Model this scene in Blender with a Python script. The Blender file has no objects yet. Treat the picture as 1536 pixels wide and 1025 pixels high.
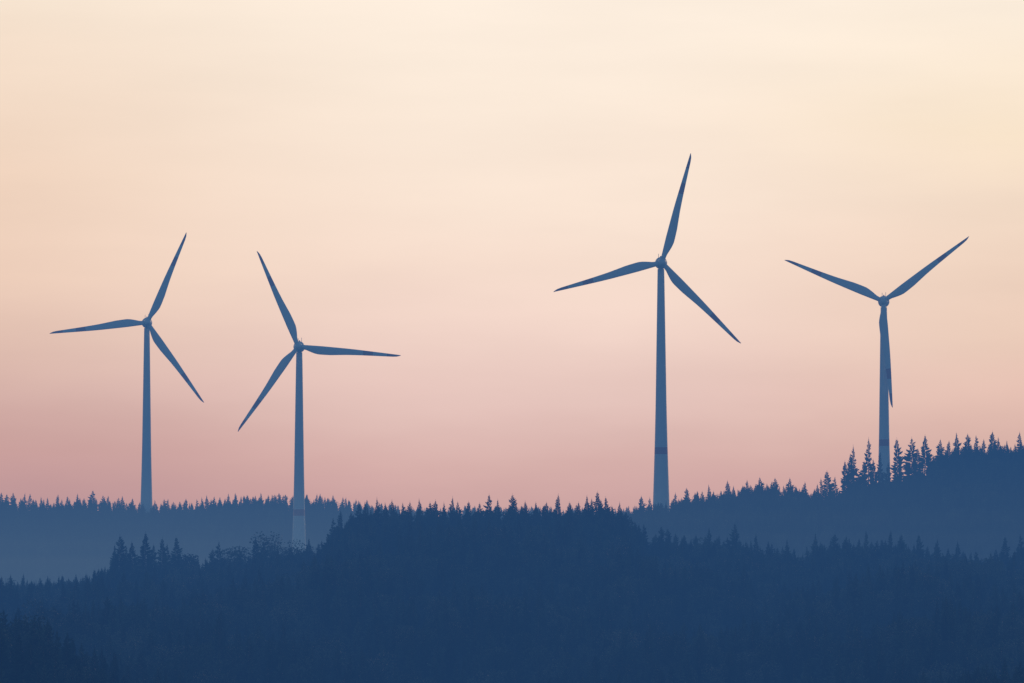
import bpy, math, random
import numpy as np
from mathutils import Vector, Matrix
random.seed(7); rng=np.random.default_rng(7)
sc=bpy.context.scene
sc.view_settings.view_transform='Standard'; sc.view_settings.look='None'; sc.view_settings.exposure=0

# ---------------------------------------------------------------- camera
LENS=200.0; K=36.0/LENS/1536.0; HOR=870.0
TH=math.atan((HOR-512.5)*K)
cam=bpy.data.cameras.new("camera"); cam.lens=LENS; cam.sensor_width=36; cam.clip_start=1; cam.clip_end=60000
co=bpy.data.objects.new("camera",cam); sc.collection.objects.link(co)
co.location=(0,0,0); co.rotation_euler=(math.pi/2+TH,0,0); sc.camera=co
CT,ST=math.cos(TH),math.sin(TH)
def zat(py,D):
    v=(512.5-np.asarray(py,float))*K
    return D*(ST+v*CT)/(CT-v*ST)
def xat(px,py,D):
    v=(512.5-py)*K
    return (px-768)*K*D/(CT-v*ST)

# ---------------------------------------------------------------- materials
def newmat(name):
    m=bpy.data.materials.new(name); m.use_nodes=True
    nt=m.node_tree; b=nt.nodes['Principled BSDF']; return m,nt,b
def noisy(name,c1,c2,scale,rough=0.7,objrand=False,bump=0):
    m,nt,b=newmat(name)
    tc=nt.nodes.new('ShaderNodeTexCoord'); n=nt.nodes.new('ShaderNodeTexNoise'); n.inputs['Scale'].default_value=scale
    n.inputs['Detail'].default_value=5
    nt.links.new(tc.outputs['Object'],n.inputs['Vector'])
    mx=nt.nodes.new('ShaderNodeMix'); mx.data_type='RGBA'
    mx.inputs[6].default_value=(*c1,1); mx.inputs[7].default_value=(*c2,1)
    if objrand:
        oi=nt.nodes.new('ShaderNodeObjectInfo'); ad=nt.nodes.new('ShaderNodeMath'); ad.operation='ADD'
        sb=nt.nodes.new('ShaderNodeMath'); sb.operation='SUBTRACT'; sb.use_clamp=True; sb.inputs[1].default_value=0.5
        nt.links.new(n.outputs[0],ad.inputs[0]); nt.links.new(oi.outputs['Random'],ad.inputs[1])
        nt.links.new(ad.outputs[0],sb.inputs[0]); nt.links.new(sb.outputs[0],mx.inputs[0])
    else: nt.links.new(n.outputs[0],mx.inputs[0])
    nt.links.new(mx.outputs[2],b.inputs['Base Color']); b.inputs['Roughness'].default_value=rough
    b.inputs['Specular IOR Level'].default_value=0.2
    return m
M_needle=noisy("spruce_needles",(0.02,0.035,0.022),(0.085,0.105,0.058),3,0.8,True)
M_leaf=noisy("broadleaf_foliage",(0.05,0.065,0.03),(0.12,0.12,0.065),3,0.8,True)
M_bark=noisy("bark",(0.05,0.035,0.025),(0.1,0.075,0.055),6,0.9)
M_ground=noisy("forest_floor",(0.03,0.045,0.02),(0.07,0.075,0.035),0.02,0.95)
M_white=noisy("turbine_paint",(0.52,0.54,0.56),(0.60,0.62,0.64),0.15,0.45)
M_red=noisy("red_marking_paint",(0.36,0.12,0.11),(0.42,0.15,0.14),0.3,0.45)
M_grey=noisy("weathered_metal",(0.2,0.2,0.21),(0.3,0.3,0.31),2,0.5)

# ---------------------------------------------------------------- terrain
def tab(s):
    a=[tuple(map(float,p.split(':'))) for p in s.replace(' ','').split(',')]
    return np.array([p[0] for p in a]),np.array([p[1] for p in a])
T_front=tab("-600:880,0:896,60:910,120:940,200:1010,400:1085,1250:1085,1380:1035,1536:985,2200:910")
T_near=tab("-600:850,0:858,60:858,130:852,160:842,200:834,250:832,300:828,350:825,400:820,440:815,480:812,500:790,520:770,540:758,600:758,700:757,800:757,860:757,900:752,930:757,950:778,970:795,1050:800,1100:800,1140:812,1200:822,1230:808,1300:804,1360:808,1400:815,1450:820,1490:838,1520:820,1536:812,1700:790,2200:820")
T_mid=tab("-600:885,700:860,850:810,930:765,960:752,1000:750,1040:738,1100:728,1150:721,1200:726,1235:732,1262:728,1290:716,1350:708,1395:696,1405:670,1440:662,1536:660,1700:640,2200:640")
T_far=tab("-600:730,0:741,80:746,130:743,180:748,220:754,270:752,330:745,400:742,450:744,500:746,540:752,600:756,700:757,960:758,1100:765,1300:780,2200:780")
DF,DN,DM,DR=850.,1500.,2050.,2420.
HF,HN,HM,HR=14.,13.,12.,12.
def prof(T,D,x,h):
    px=768+x/(D*K); return zat(np.interp(px,T[0],T[1]),D)-h
def ground_h(x,y):
    x=np.asarray(x,float); y=np.asarray(y,float); x,y=np.broadcast_arrays(x,y)
    f=prof(T_front,DF,x,HF); n=prof(T_near,DN,x,HN); m=prof(T_mid,DM,x,HM); r=prof(T_far,DR,x,HR)
    one=np.ones_like(x)
    ctr=[(-40000,-20*one),(-300,-8*one),(0,-4*one),(250,-25*one),(650,-40*one),(DF,f),(960,np.minimum(f,-27)-1),(DN,n),
         (1700,np.minimum(n-8,-14*one)),(1860,np.minimum(m-14,-10*one)),(DM,m),(2180,np.maximum(m-20,-6*one)),(2292,np.minimum(0*one,m)),
         (DR,r),(2520,r-4),(3300,-30*one),(6000,-90*one),(60000,-260*one)]
    z=np.zeros_like(x)
    for (a,za),(b,zb) in zip(ctr[:-1],ctr[1:]):
        msk=(y>=a)&(y<=b); t=np.clip((y-a)/(b-a),0,1)
        if b-a<1000 and not (a==960): t=t*t*(3-2*t)
        z=np.where(msk,za*(1-t)+zb*t,z)
    z=z+0.8*np.sin(x*0.021+y*0.013)*np.sin(y*0.017-x*0.008)
    # folds and spurs on the near hillside
    hm=np.clip((y-930)/120,0,1)*np.clip((1470-y)/120,0,1)
    z=z+hm*(3.6*np.sin(x*0.045+y*0.012+1.0)*np.sin(y*0.021+0.6)+2.0*np.sin(x*0.1-y*0.03))
    return z
ys=np.concatenate([[-30000,-8000,-2500,-1000,-400],np.arange(-200,800,50),np.arange(800,2560,14),np.arange(2600,3400,80),[3700,4200,5000,6000,8000,12000,20000,35000,55000]])
xs=np.concatenate([[-40000,-15000,-6000,-3000,-1500,-900],np.arange(-600,601,9),[900,1500,3000,6000,15000,40000]])
X,Y=np.meshgrid(xs,ys); Z=ground_h(X,Y)
nx=len(xs); ny=len(ys)
verts=np.stack([X.ravel(),Y.ravel(),Z.ravel()],1).tolist()
faces=[(j*nx+i,j*nx+i+1,(j+1)*nx+i+1,(j+1)*nx+i) for j in range(ny-1) for i in range(nx-1)]
me=bpy.data.meshes.new("hills_terrain"); me.from_pydata(verts,[],faces); me.materials.append(M_ground)
for p in me.polygons: p.use_smooth=True
ob=bpy.data.objects.new("hills_terrain",me); sc.collection.objects.link(ob)

# ---------------------------------------------------------------- tree prototypes (unit height)
def conifer(seed,R,sparse=1.0,ex=.75):
    r_=random.Random(seed); V=[];F=[];MI=[]
    def tri(*p,mi=0):
        b=len(V); V.extend(p); F.append(tuple(range(b,b+len(p)))); MI.append(mi)
    n=6; prev=None
    lean=(r_.uniform(-.02,.02),r_.uniform(-.02,.02))
    def cx(z): return (lean[0]*z*z,lean[1]*z*z)
    for z,rad in ((-0.12,.016),(0,.013),(.4,.009),(.8,.004),(1.0,.0012)):
        c=cx(z); b=len(V)
        V.extend([(c[0]+rad*math.cos(a*math.tau/n),c[1]+rad*math.sin(a*math.tau/n),z) for a in range(n)])
        if prev is not None:
            for a in range(n):
                F.append((prev+a,prev+(a+1)%n,b+(a+1)%n,b+a)); MI.append(1)
        prev=b
    NBR=230
    ph=[r_.uniform(0,6.28) for _ in range(3)]
    for w in range(NBR):
        t=(w+r_.random())/NBR; z=.07+.90*t**0.95
        a=w*2.39996+r_.uniform(-.4,.4)
        base=R*(1-t)**ex*(.62+.38*min(1,t*5+.3))+.006
        # lopsided clumps
        base*=1+.20*math.sin(a+ph[0]+z*7)+.16*math.sin(2*a+ph[1]-z*23)
        if r_.random()>sparse: continue
        L=base*(r_.uniform(.5,1.1) if r_.random()<.82 else r_.uniform(1.1,1.5))
        c=cx(z); dx,dy=math.cos(a),math.sin(a); sx,sy=-dy,dx
        up=.55*L*(t-.35) - .25*L*(1-t)
        def P(s,wd,dz=0):
            return (c[0]+dx*L*s+sx*wd,c[1]+dy*L*s+sy*wd,z+up*s*s+(.10*L*s if s>.8 else 0)+dz)
        wd=.21*L; fz=.4+.6*min(1,L/.08)
        tri(P(0,0),P(.45,wd,-.01*fz),P(.62,.02*L))
        tri(P(0,0),P(.62,.02*L),P(.5,-wd,-.012*fz))
        tri(P(.4,wd*.35),P(.78,wd*.8,-.012*fz),P(1,0),P(.7,-.02*L))
        tri(P(.4,-wd*.35),P(.7,0),P(1,0),P(.8,-wd*.75,-.014*fz))
        d=.12*L+.009*fz
        tri(P(.1,0),P(.9,0),P(.62,.01,-d),P(.3,-.005,-d*.95))
        tri(P(.3,0),P(.62,wd*1.35,-.02*fz-d*.3),P(.55,wd*.3))
        tri(P(.3,0),P(.55,-wd*.3),P(.66,-wd*1.3,-.02*fz-d*.3))
    m=bpy.data.meshes.new("conifer_mesh"); m.from_pydata(V,[],F)
    m.materials.append(M_needle); m.materials.append(M_bark)
    m.polygons.foreach_set("material_index",MI); m.update()
    return bpy.data.objects.new("conifer_proto_%d"%seed,m)
def broadleaf(seed,R,nl=1500):
    r_=random.Random(seed); V=[];F=[];MI=[]
    def limb(p,q,r0,r1):
        p=Vector(p);q=Vector(q); d=(q-p).normalized(); s=d.orthogonal().normalized(); t=d.cross(s); b=len(V)
        for c,r in ((p,r0),(q,r1)):
            for a in range(5):
                V.append(tuple(c+s*(r*math.cos(a*1.2566))+t*(r*math.sin(a*1.2566))))
        for a in range(5): F.append((b+a,b+(a+1)%5,b+5+(a+1)%5,b+5+a)); MI.append(1)
    limb((0,0,-.12),(0,0,.4),.022,.014)
    blobs=[]
    for k in range(13):
        a=r_.uniform(0,6.28); rr=R*r_.uniform(.15,.8); z=r_.uniform(.38,.86); rr*=math.sqrt(max(.15,1-((z-.55)/.42)**2))
        c=(rr*math.cos(a),rr*math.sin(a),z); blobs.append((c,R*r_.uniform(.28,.46)))
        limb((0,0,r_.uniform(.25,.4)),c,.01,.003)
    for k in range(nl):
        c,br=r_.choice(blobs); v=Vector((r_.gauss(0,1),r_.gauss(0,1),r_.gauss(0,1))).normalized()*br*r_.uniform(.6,1.08)
        p=Vector(c)+v; s=r_.uniform(.012,.024)
        e1=Vector((r_.gauss(0,1),r_.gauss(0,1),r_.gauss(0,1))).normalized(); e2=e1.orthogonal().normalized()
        b=len(V); V.extend([tuple(p-e1*s),tuple(p+e2*s*.7),tuple(p+e1*s),tuple(p-e2*s*.7)]); F.append((b,b+1,b+2,b+3)); MI.append(0)
    m=bpy.data.meshes.new("broadleaf_mesh"); m.from_pydata(V,[],F)
    m.materials.append(M_leaf); m.materials.append(M_bark)
    m.polygons.foreach_set("material_index",MI); m.update()
    return bpy.data.objects.new("broadleaf_proto_%d"%seed,m)
colC=bpy.data.collections.new("conifer_protos"); colB=bpy.data.collections.new("broadleaf_protos")
for s,R,sp,ex in ((1,.19,1,.9),(2,.22,.95,.8),(3,.165,1,.85),(4,.21,.8,1.0),(5,.19,.9,.75),(6,.25,.9,.85),(7,.20,.75,.9)): colC.objects.link(conifer(s,R,sp,ex))
for s,R in ((11,.36),(12,.42),(13,.32)): colB.objects.link(broadleaf(s,R))

def forest(name,pts,col,npro):
    pts=np.array(pts,float)  # x y z height width rot idx
    me=bpy.data.meshes.new(name); me.vertices.add(len(pts)); me.vertices.foreach_set("co",pts[:,:3].ravel())
    a=me.attributes.new("tscale",'FLOAT_VECTOR','POINT')
    a.data.foreach_set("vector",np.stack([pts[:,4],pts[:,4],pts[:,3]],1).ravel())
    a=me.attributes.new("trot",'FLOAT_VECTOR','POINT')
    a.data.foreach_set("vector",np.stack([rng.normal(0,.02,len(pts)),rng.normal(0,.02,len(pts)),pts[:,5]],1).ravel())
    a=me.attributes.new("tidx",'INT','POINT'); a.data.foreach_set("value",(pts[:,6].astype(int)%npro).astype(np.int32))
    ob=bpy.data.objects.new(name,me); sc.collection.objects.link(ob)
    ng=bpy.data.node_groups.new(name+"_scatter",'GeometryNodeTree')
    ng.interface.new_socket("Geometry",in_out='INPUT',socket_type='NodeSocketGeometry')
    ng.interface.new_socket("Geometry",in_out='OUTPUT',socket_type='NodeSocketGeometry')
    N=ng.nodes; gi=N.new('NodeGroupInput'); go=N.new('NodeGroupOutput'); ip=N.new('GeometryNodeInstanceOnPoints')
    ci=N.new('GeometryNodeCollectionInfo'); ci.inputs['Collection'].default_value=col
    ci.inputs['Separate Children'].default_value=True; ci.inputs['Reset Children'].default_value=True
    def attr(n,t):
        x=N.new('GeometryNodeInputNamedAttribute'); x.data_type=t; x.inputs['Name'].default_value=n
        return [o for o in x.outputs if o.enabled and o.name=='Attribute'][0]
    L=ng.links
    L.new(gi.outputs[0],ip.inputs['Points']); L.new(ci.outputs[0],ip.inputs['Instance'])
    ip.inputs['Pick Instance'].default_value=True
    L.new(attr("tidx",'INT'),ip.inputs['Instance Index']); L.new(attr("trot",'FLOAT_VECTOR'),ip.inputs['Rotation'])
    L.new(attr("tscale",'FLOAT_VECTOR'),ip.inputs['Scale']); L.new(ip.outputs[0],go.inputs[0])
    md=ob.modifiers.new("scatter",'NODES'); md.node_group=ng
    return ob
con=[];bro=[]
def add(x,y,h,wf=1.0,broad=False,zg=None):
    z=float(ground_h(x,y)) if zg is None else zg
    if broad: bro.append((x,y,z,h,h*wf*random.uniform(.85,1.15),random.uniform(0,6.28),random.randrange(3)))
    else: con.append((x,y,z,h,h*wf*random.uniform(.85,1.2),random.uniform(0,6.28),random.randrange(7)))
def fill(y0,y1,sp,hmean,halfpx,hv=(.74,1.05),broadf=None,D=None,tall=.05):
    y=y0
    while y<y1:
        hw=halfpx*K*y; x=-hw
        while x<hw:
            xx=x+random.uniform(-.45,.45)*sp; yy=y+random.uniform(-.45,.45)*sp
            h=hmean*random.uniform(*hv)
            if random.random()<tall: h*=1.13
            px=768+xx/(yy*K)
            bf=broadf(px) if broadf else 0
            b=random.random()<bf
            add(xx,yy,h*(.85 if b else 1),1.0,b)
            x+=sp
        y+=sp*.9
def bf_near(px):
    if px<150: return .6
    if 275<px<485: return .6
    if px>1000: return .3
    return .1
fill(740,1000,4.6,13,1000,broadf=lambda p:.25)
fill(1000,1420,4.9,12.5,1000,hv=(.6,1.12),broadf=lambda p:.3)
fill(1420,1530,3.9,12.5,1000,broadf=bf_near)
fill(1880,2000,5.0,12,1000,broadf=lambda p:.25)
fill(2000,2075,3.6,11.5,1000,broadf=lambda p:.1)
fill(2306,2440,4.2,11.5,1000,broadf=lambda p:.1)
# individually recognisable tree tops on each crest
def tops(lst,D,wf=1.0,dj=14):
    for t in lst:
        px,py=t[0],t[1]; b=len(t)>2
        d=D+random.uniform(-dj,dj); x=float(xat(px,py,d)); zg=float(ground_h(x,d)); h=float(zat(py,d))-zg
        if h>4: add(x,d,h,(13.0/h)**.3*wf,b,zg)
tops([(172,815),(181,801),(189,818),(199,811),(217,797),(228,815),(243,805),(254,814),(266,803),(285,822,1),(330,811),(322,822),(350,820,1),(385,803),(407,798,1),(395,812),(430,812,1),(462,806),(497,775),(510,764),(525,767),(538,754),(547,751),(567,745),(580,753),(590,749),(603,753),(614,751),(632,747),(645,752),(656,749),(668,752),(678,744),(688,751),(700,751),(718,753),(735,740),(745,748),(765,740),(775,750),(790,750),(806,752),(820,752),(838,740),(855,752),(870,752),(882,742),(898,736),(912,744),(930,752),(940,766),(990,788),(1062,790),(1102,783),(1135,799),(1180,807),(1222,798),(1255,799),(1268,803),(1300,793),(1335,794),(1352,800),(1380,800),(1407,806),(1437,810),(1492,826),(1507,803),(1530,799)],DN)
tops([(1234,716),(1243,705),(1252,714),(1270,690),(1276,680),(1282,667),(1293,690),(1303,655),(1311,688),(1320,676),(1332,692),(1346,656),(1367,655),(1376,672),(1386,651),(1397,678),(1410,658),(1422,660),(1436,648),(1450,650),(1463,652),(1475,658),(1487,646),(1497,655),(1510,660),(1530,647),(1545,652),(963,743),(975,745),(1012,738),(1030,731),(1063,726),(1090,720),(1122,719),(1142,715),(1163,716),(1185,716),(1210,722)],DM,1.08,10)
fx=-120
while fx<560:
    tops([(fx,float(np.interp(fx,T_far[0],T_far[1]))-random.choice((0,1,2,3,4,5,9)))],DR,1.1,10); fx+=random.uniform(5,19)
forest("conifer_forest",con,colC,7)
forest("broadleaf_woodland",bro,colB,3)

# ---------------------------------------------------------------- wind turbines
def loft(rings,cap=True):
    V=[];F=[];n=len(rings[0])
    for r in rings: V.extend(r)
    for j in range(len(rings)-1):
        for i in range(n):
            a=j*n+i;b=j*n+(i+1)%n; F.append((a,b,b+n,a+n))
    if cap: F.append(tuple(range(n-1,-1,-1))); F.append(tuple(range((len(rings)-1)*n,len(rings)*n)))
    return V,F
def mkobj(name,V,F,mats,parent,mi=None,smooth=True):
    m=bpy.data.meshes.new(name); m.from_pydata([tuple(v) for v in V],[],F)
    for x in mats: m.materials.append(x)
    if mi: m.polygons.foreach_set("material_index",mi)
    for p in m.polygons: p.use_smooth=smooth and len(p.vertices)<6
    m.update(); o=bpy.data.objects.new(name,m); sc.collection.objects.link(o); o.parent=parent; return o
BL=42.0
def blade_mesh():
    rings=[];R=[]
    N=16
    st=[0,.02,.05,.08,.11,.14,.17,.20,.25,.30,.38,.46,.54,.62,.6201,.72,.7201,.80,.86,.8601,.92,.96,.985,1.0]
    for s in st:
        chord=np.interp(s,[0,.04,.08,.13,.17,.21,.3,.45,.6,.8,.92,.97,1.0],[1.8,1.9,2.5,3.2,3.5,3.55,3.35,2.65,2.1,1.45,1.05,.75,.15])
        thick=np.interp(s,[0,.05,.17,.3,.6,1],[1.7,1.7,1.1,.7,.35,.05])
        tw=math.radians(np.interp(s,[0,.2,.5,1],[16,14,6,1]))
        lead=np.interp(s,[0,.05,.2,.5,1],[.85,.85,.9,.75,.1])+ -0.5*s*s
        ring=[]
        for i in range(N):
            a=i*math.tau/N; c=(1-math.cos(a))/2  # 0 leading..1 trailing
            round_=np.interp(s,[.05,.17],[1,0])
            ty=math.sin(a)*.5*thick*(1-(1-round_)*.65*c)
            xx=-lead+c*chord; xo=xx*math.cos(tw); yo=ty+xx*math.sin(tw)*.6
            ring.append((xo,yo-1.2*s*s,1.3+s*(BL-1.3)))
        rings.append(ring); R.append(s)
    V,F=loft(rings); mi=[]
    for j in range(len(R)-1):
        mid=(R[j]+R[j+1])/2; mi+= [1 if (mid>.86 or .62<mid<.72) else 0]*N
    mi+=[0,1]
    return V,F,mi
BV,BF,BMI=blade_mesh()
def turbine(D,hub,angs,yaw,redpy,wscale=1.0):
    root=bpy.data.objects.new("wind_turbine",None); sc.collection.objects.link(root)
    hx=float(xat(hub[0],hub[1],D)); hz=float(zat(hub[1],D)); gz=float(ground_h(hx,D+4))-1
    root.location=(hx,D,gz); H=hz-gz
    ya=math.radians(yaw)
    # tower: axis 4.2 m behind the rotor
    bx,by=-math.sin(ya)*4.2,4.2*math.cos(ya)
    zs=[0,.35,.5]+list(np.linspace(1,H-2.2,26))
    zr=float(zat(redpy,D))-gz
    zs=sorted(set(zs+[zr-1.3,zr+1.3]))
    def rad(z):
        d=(H-z)  # distance below hub
        return wscale*(1.22+ d*0.0155+ max(0,d-50)**1.6*0.0013)
    rings=[[(bx+rad(z)*math.cos(a*math.tau/32),by+rad(z)*math.sin(a*math.tau/32),z) for a in range(32)] for z in zs]
    V,F=loft(rings); mi=[]
    for j in range(len(zs)-1):
        mm=(zs[j]+zs[j+1])/2; mi+=[1 if abs(mm-zr)<1.3 else 0]*32
    mi+=[0,0]
    mkobj("tower",V,F,[M_white,M_red],root,mi)
    # foundation ring
    V,F=loft([[(bx+r*math.cos(a*math.tau/32),by+r*math.sin(a*math.tau/32),z) for a in range(32)] for r,z in ((6.5,-2),(6.5,.9),(5.6,1.2))])
    mkobj("foundation",V,F,[M_grey],root)
    # nacelle egg, local +y is away from camera
    head=bpy.data.objects.new("nacelle_assembly",None); sc.collection.objects.link(head); head.parent=root
    head.location=(0,0,H); head.rotation_euler=(0,0,ya)
    rings=[]
    for y,r in ((1.2,1.6),(1.6,1.95),(2.6,2.2),(4,2.25),(5.5,2.15),(7,1.9),(8.4,1.4),(9.4,.8),(9.8,.15)):
        rings.append([(r*math.cos(a*math.tau/28),y,r*math.sin(a*math.tau/28)*1.02) for a in range(28)])
    V,F=loft(rings); mkobj("nacelle",V,F,[M_white],head)
    rings=[]
    for y,r in ((-2.3,.1),(-2.1,.6),(-1.5,1.1),(-.6,1.5),(.4,1.7),(1.0,1.65)):
        rings.append([(r*math.cos(a*math.tau/28),y,r*math.sin(a*math.tau/28)) for a in range(28)])
    V,F=loft(rings); mkobj("hub_spinner",V,F,[M_white],head)
    # weather mast and beacon
    for nm,x,y,h,r in (("wind_vane_mast",.7,6.2,1.6,.08),("anemometer_mast",-.7,6.2,1.4,.08),("obstruction_light",0,4.8,.5,.25)):
        V,F=loft([[(x+r*math.cos(a*math.tau/8),y+r*math.sin(a*math.tau/8),z) for a in range(8)] for z in (1.7,2.2+h)])
        mkobj(nm,V,F,[M_grey],head)
    for k,an in enumerate(angs):
        # blade local z up; angle measured ccw from +x as seen by the camera
        o=mkobj("blade_%d"%(k+1),BV,BF,[M_white,M_red],head,BMI)
        o.rotation_euler=(0,math.radians(90-an),0)
turbine(2430,(221,484),(67.5,187.5,306),6,800,.95)
turbine(2292,(447,520),(114,-4.5,235.5),-5,769)
turbine(2110,(993,394),(76,196,315),4,676)
turbine(2230,(1325,452),(37.5,157.8,275.5),-6,664)

# ---------------------------------------------------------------- haze (absorbing volumes, scattered skylight put in as their own emission)
SIG=np.array([8e-5,1.6e-4,3.0e-4]); EM=np.array([1.06e-5,3.7e-5,1.06e-4]); RH=3200.
TR=np.exp(-SIG*RH); HZ=EM/SIG*(1-TR)
def emissive_volmat(name,sig,em):
    m=bpy.data.materials.new(name); m.use_nodes=True; nt=m.node_tree; nt.nodes.clear()
    o=nt.nodes.new('ShaderNodeOutputMaterial'); a=nt.nodes.new('ShaderNodeVolumeAbsorption'); e=nt.nodes.new('ShaderNodeEmission'); s=nt.nodes.new('ShaderNodeAddShader')
    d=max(sig)/0.9; a.inputs['Density'].default_value=d; a.inputs['Color'].default_value=(*[1-x/d for x in sig],1)
    es=max(em); e.inputs['Color'].default_value=(*[x/es for x in em],1); e.inputs['Strength'].default_value=es
    nt.links.new(a.outputs[0],s.inputs[0]); nt.links.new(e.outputs[0],s.inputs[1]); nt.links.new(s.outputs[0],o.inputs['Volume'])
    return m
rings=[[(RH*math.cos(a*math.tau/96),RH*math.sin(a*math.tau/96),z) for a in range(96)] for z in (-300,600)]
V,F=loft(rings); mkobj("atmospheric_haze",V,F,[emissive_volmat("blue_haze_glow",SIG,EM)],None,None,False)  # glows by itself in place of skylight scattered by haze
mist=bpy.data.objects.new("valley_mist",None); sc.collection.objects.link(mist)
def box(name,x0,x1,y0,y1,z0,z1,mat):
    V=[(x,y,z) for z in (z0,z1) for x,y in ((x0,y0),(x1,y0),(x1,y1),(x0,y1))]
    F=[(3,2,1,0),(4,5,6,7),(0,1,5,4),(1,2,6,5),(2,3,7,6),(3,0,4,7)]
    mkobj(name,V,F,[mat],mist,None,False)
ms=emissive_volmat("valley_mist",np.array([1,1,1])*2.8e-5,np.array([.98e-5,1.24e-5,.98e-5]))  # pale mist veil is emission added to the volume, nothing scatters
for i,(zt,yf) in enumerate(((36,1620),(29,1640),(22,1670),(15,1700),(8,1730))):
    box("mist_layer_%d"%(i+1),-1500+7*i,1500-7*i,yf,2800-9*i,-120+i,zt,ms)

# ---------------------------------------------------------------- world sky
SUN_AZ=math.radians(16); SUN_EL=math.radians(9)
w=bpy.data.worlds.new("World"); sc.world=w; w.use_nodes=True; nt=w.node_tree; N=nt.nodes; L=nt.links
bg=N['Background']
def math_(op,a,b=None,clamp=False):
    n=N.new('ShaderNodeMath'); n.operation=op; n.use_clamp=clamp
    for i,v in enumerate((a,b)):
        if v is None: continue
        if isinstance(v,(int,float)): n.inputs[i].default_value=v
        else: L.new(v,n.inputs[i])
    return n.outputs[0]
tc=N.new('ShaderNodeTexCoord'); sep=N.new('ShaderNodeSeparateXYZ'); L.new(tc.outputs['Generated'],sep.inputs[0])
x,y,z=sep.outputs
hyp=math_('SQRT',math_('ADD',math_('MULTIPLY',x,x),math_('MULTIPLY',y,y)))
el=math_('DIVIDE',z,hyp)
az=math_('ARCTAN2',x,y)
def maprange(v,a,b,c=0,d=1,smooth=False):
    n=N.new('ShaderNodeMapRange'); n.clamp=True
    if smooth: n.interpolation_type='SMOOTHSTEP'
    L.new(v,n.inputs[0]); 
    for i,q in zip((1,2,3,4),(a,b,c,d)): n.inputs[i].default_value=q
    return n.outputs[0]
def lin(c):
    return [ (v/255/12.92 if v/255<=.04045 else ((v/255+.055)/1.055)**2.4) for v in c]
E0,E1=float(zat(870,1.)),float(zat(-20,1.))
mp=N.new('ShaderNodeMapping'); mp.inputs['Scale'].default_value=(9,9,30); L.new(tc.outputs['Generated'],mp.inputs[0])
nz=N.new('ShaderNodeTexNoise'); nz.inputs['Scale'].default_value=1.3; nz.inputs['Detail'].default_value=4; nz.inputs['Roughness'].default_value=.5; L.new(mp.outputs[0],nz.inputs['Vector'])
elw=math_('ADD',el,math_('MULTIPLY',math_('SUBTRACT',nz.outputs[0],.5),.014))
ef=maprange(elw,E0,E1)
def ramp(stops):
    r=N.new('ShaderNodeValToRGB'); cr=r.color_ramp; cr.interpolation='LINEAR'
    st=sorted([((float(zat(py,1.))-E0)/(E1-E0),c) for py,c in stops])
    while len(cr.elements)<len(st): cr.elements.new(.5)
    for e,(p,c) in zip(cr.elements,st): e.position=p; e.color=(*lin(c),1)
    L.new(ef,r.inputs[0]); return r.outputs[0]
rl=ramp([(0,(247,228,208)),(120,(244,220,199)),(250,(240,211,189)),(400,(236,204,184)),(500,(224,190,175)),(600,(210,173,165)),(680,(200,158,155)),(760,(191,150,153)),(860,(172,142,153))])
rc=ramp([(0,(254,239,223)),(150,(252,235,218)),(300,(250,229,212)),(400,(248,223,207)),(500,(242,213,201)),(600,(229,196,188)),(680,(215,176,171)),(760,(203,158,159)),(860,(182,147,155))])
rr=ramp([(0,(252,237,219)),(120,(252,234,212)),(200,(250,229,203)),(300,(243,219,198)),(400,(239,211,191)),(500,(236,205,186)),(600,(229,192,178)),(680,(216,177,168)),(760,(202,160,158)),(860,(182,147,155))])
def mixc(f,a,b,mode='MIX'):
    n=N.new('ShaderNodeMix'); n.data_type='RGBA'; n.blend_type=mode
    if isinstance(f,(int,float)): n.inputs[0].default_value=f
    else: L.new(f,n.inputs[0])
    for i,v in ((6,a),(7,b)):
        if isinstance(v,tuple): n.inputs[i].default_value=(*v,1)
        else: L.new(v,n.inputs[i])
    return n.outputs[2]
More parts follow.
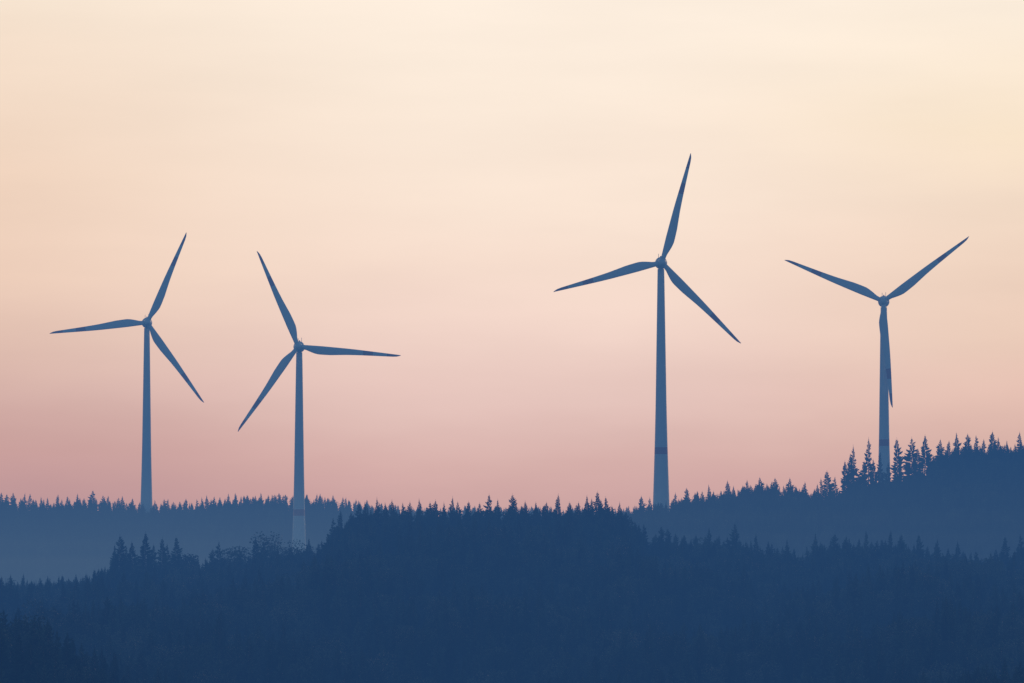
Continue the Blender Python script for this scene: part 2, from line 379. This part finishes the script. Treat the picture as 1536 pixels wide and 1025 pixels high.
c=mixc(maprange(az,-.11,.0,smooth=True),rl,rc); c=mixc(maprange(az,.015,.10,smooth=True),c,rr)
# thin high cloud streaks
mp2=N.new('ShaderNodeMapping'); mp2.inputs['Scale'].default_value=(14,14,80); mp2.inputs['Rotation'].default_value=(0,math.radians(3),0); L.new(tc.outputs['Generated'],mp2.inputs[0])
nz2=N.new('ShaderNodeTexNoise'); nz2.inputs['Scale'].default_value=1.3; nz2.inputs['Detail'].default_value=6; L.new(mp2.outputs[0],nz2.inputs['Vector'])
br=maprange(nz2.outputs[0],.3,.7,.97,1.02)
def vm(op,a,b):
    n=N.new('ShaderNodeVectorMath'); n.operation=op
    for i,v in enumerate((a,b)):
        if isinstance(v,tuple): n.inputs[i].default_value=v
        else: L.new(v,n.inputs[i])
    return n.outputs[0]
cb=N.new('ShaderNodeCombineXYZ'); [L.new(br,cb.inputs[i]) for i in range(3)]
c=vm('MULTIPLY',c,cb.outputs[0])
c=vm('MULTIPLY',vm('SUBTRACT',c,tuple(HZ)),tuple(1/TR))
sky=N.new('ShaderNodeTexSky'); sky.sky_type='NISHITA'; sky.sun_disc=False; sky.sun_elevation=SUN_EL; sky.sun_rotation=SUN_AZ
skyd=vm('MULTIPLY',sky.outputs[0],(.045,.062,.09))
# clear blue dusk sky overhead and behind, warm glow towards the set
up=maprange(el,.13,.6,0,1,True)
bk=maprange(math_('ABSOLUTE',az),.5,1.3,0,1,True)
c=mixc(math_('MAXIMUM',up,bk),c,skyd)
L.new(c,bg.inputs['Color']); bg.inputs['Strength'].default_value=1.0
sun=bpy.data.lights.new("sun",'SUN'); sun.energy=.3; sun.angle=math.radians(10); sun.color=(1,.8,.6)
so=bpy.data.objects.new("sun",sun); sc.collection.objects.link(so)
dv=Vector((math.sin(SUN_AZ)*math.cos(SUN_EL),math.cos(SUN_AZ)*math.cos(SUN_EL),math.sin(SUN_EL)))
so.rotation_euler=dv.to_track_quat('Z','Y').to_euler(); so.location=(300,500,400)
print("TREES",len(con),len(bro))
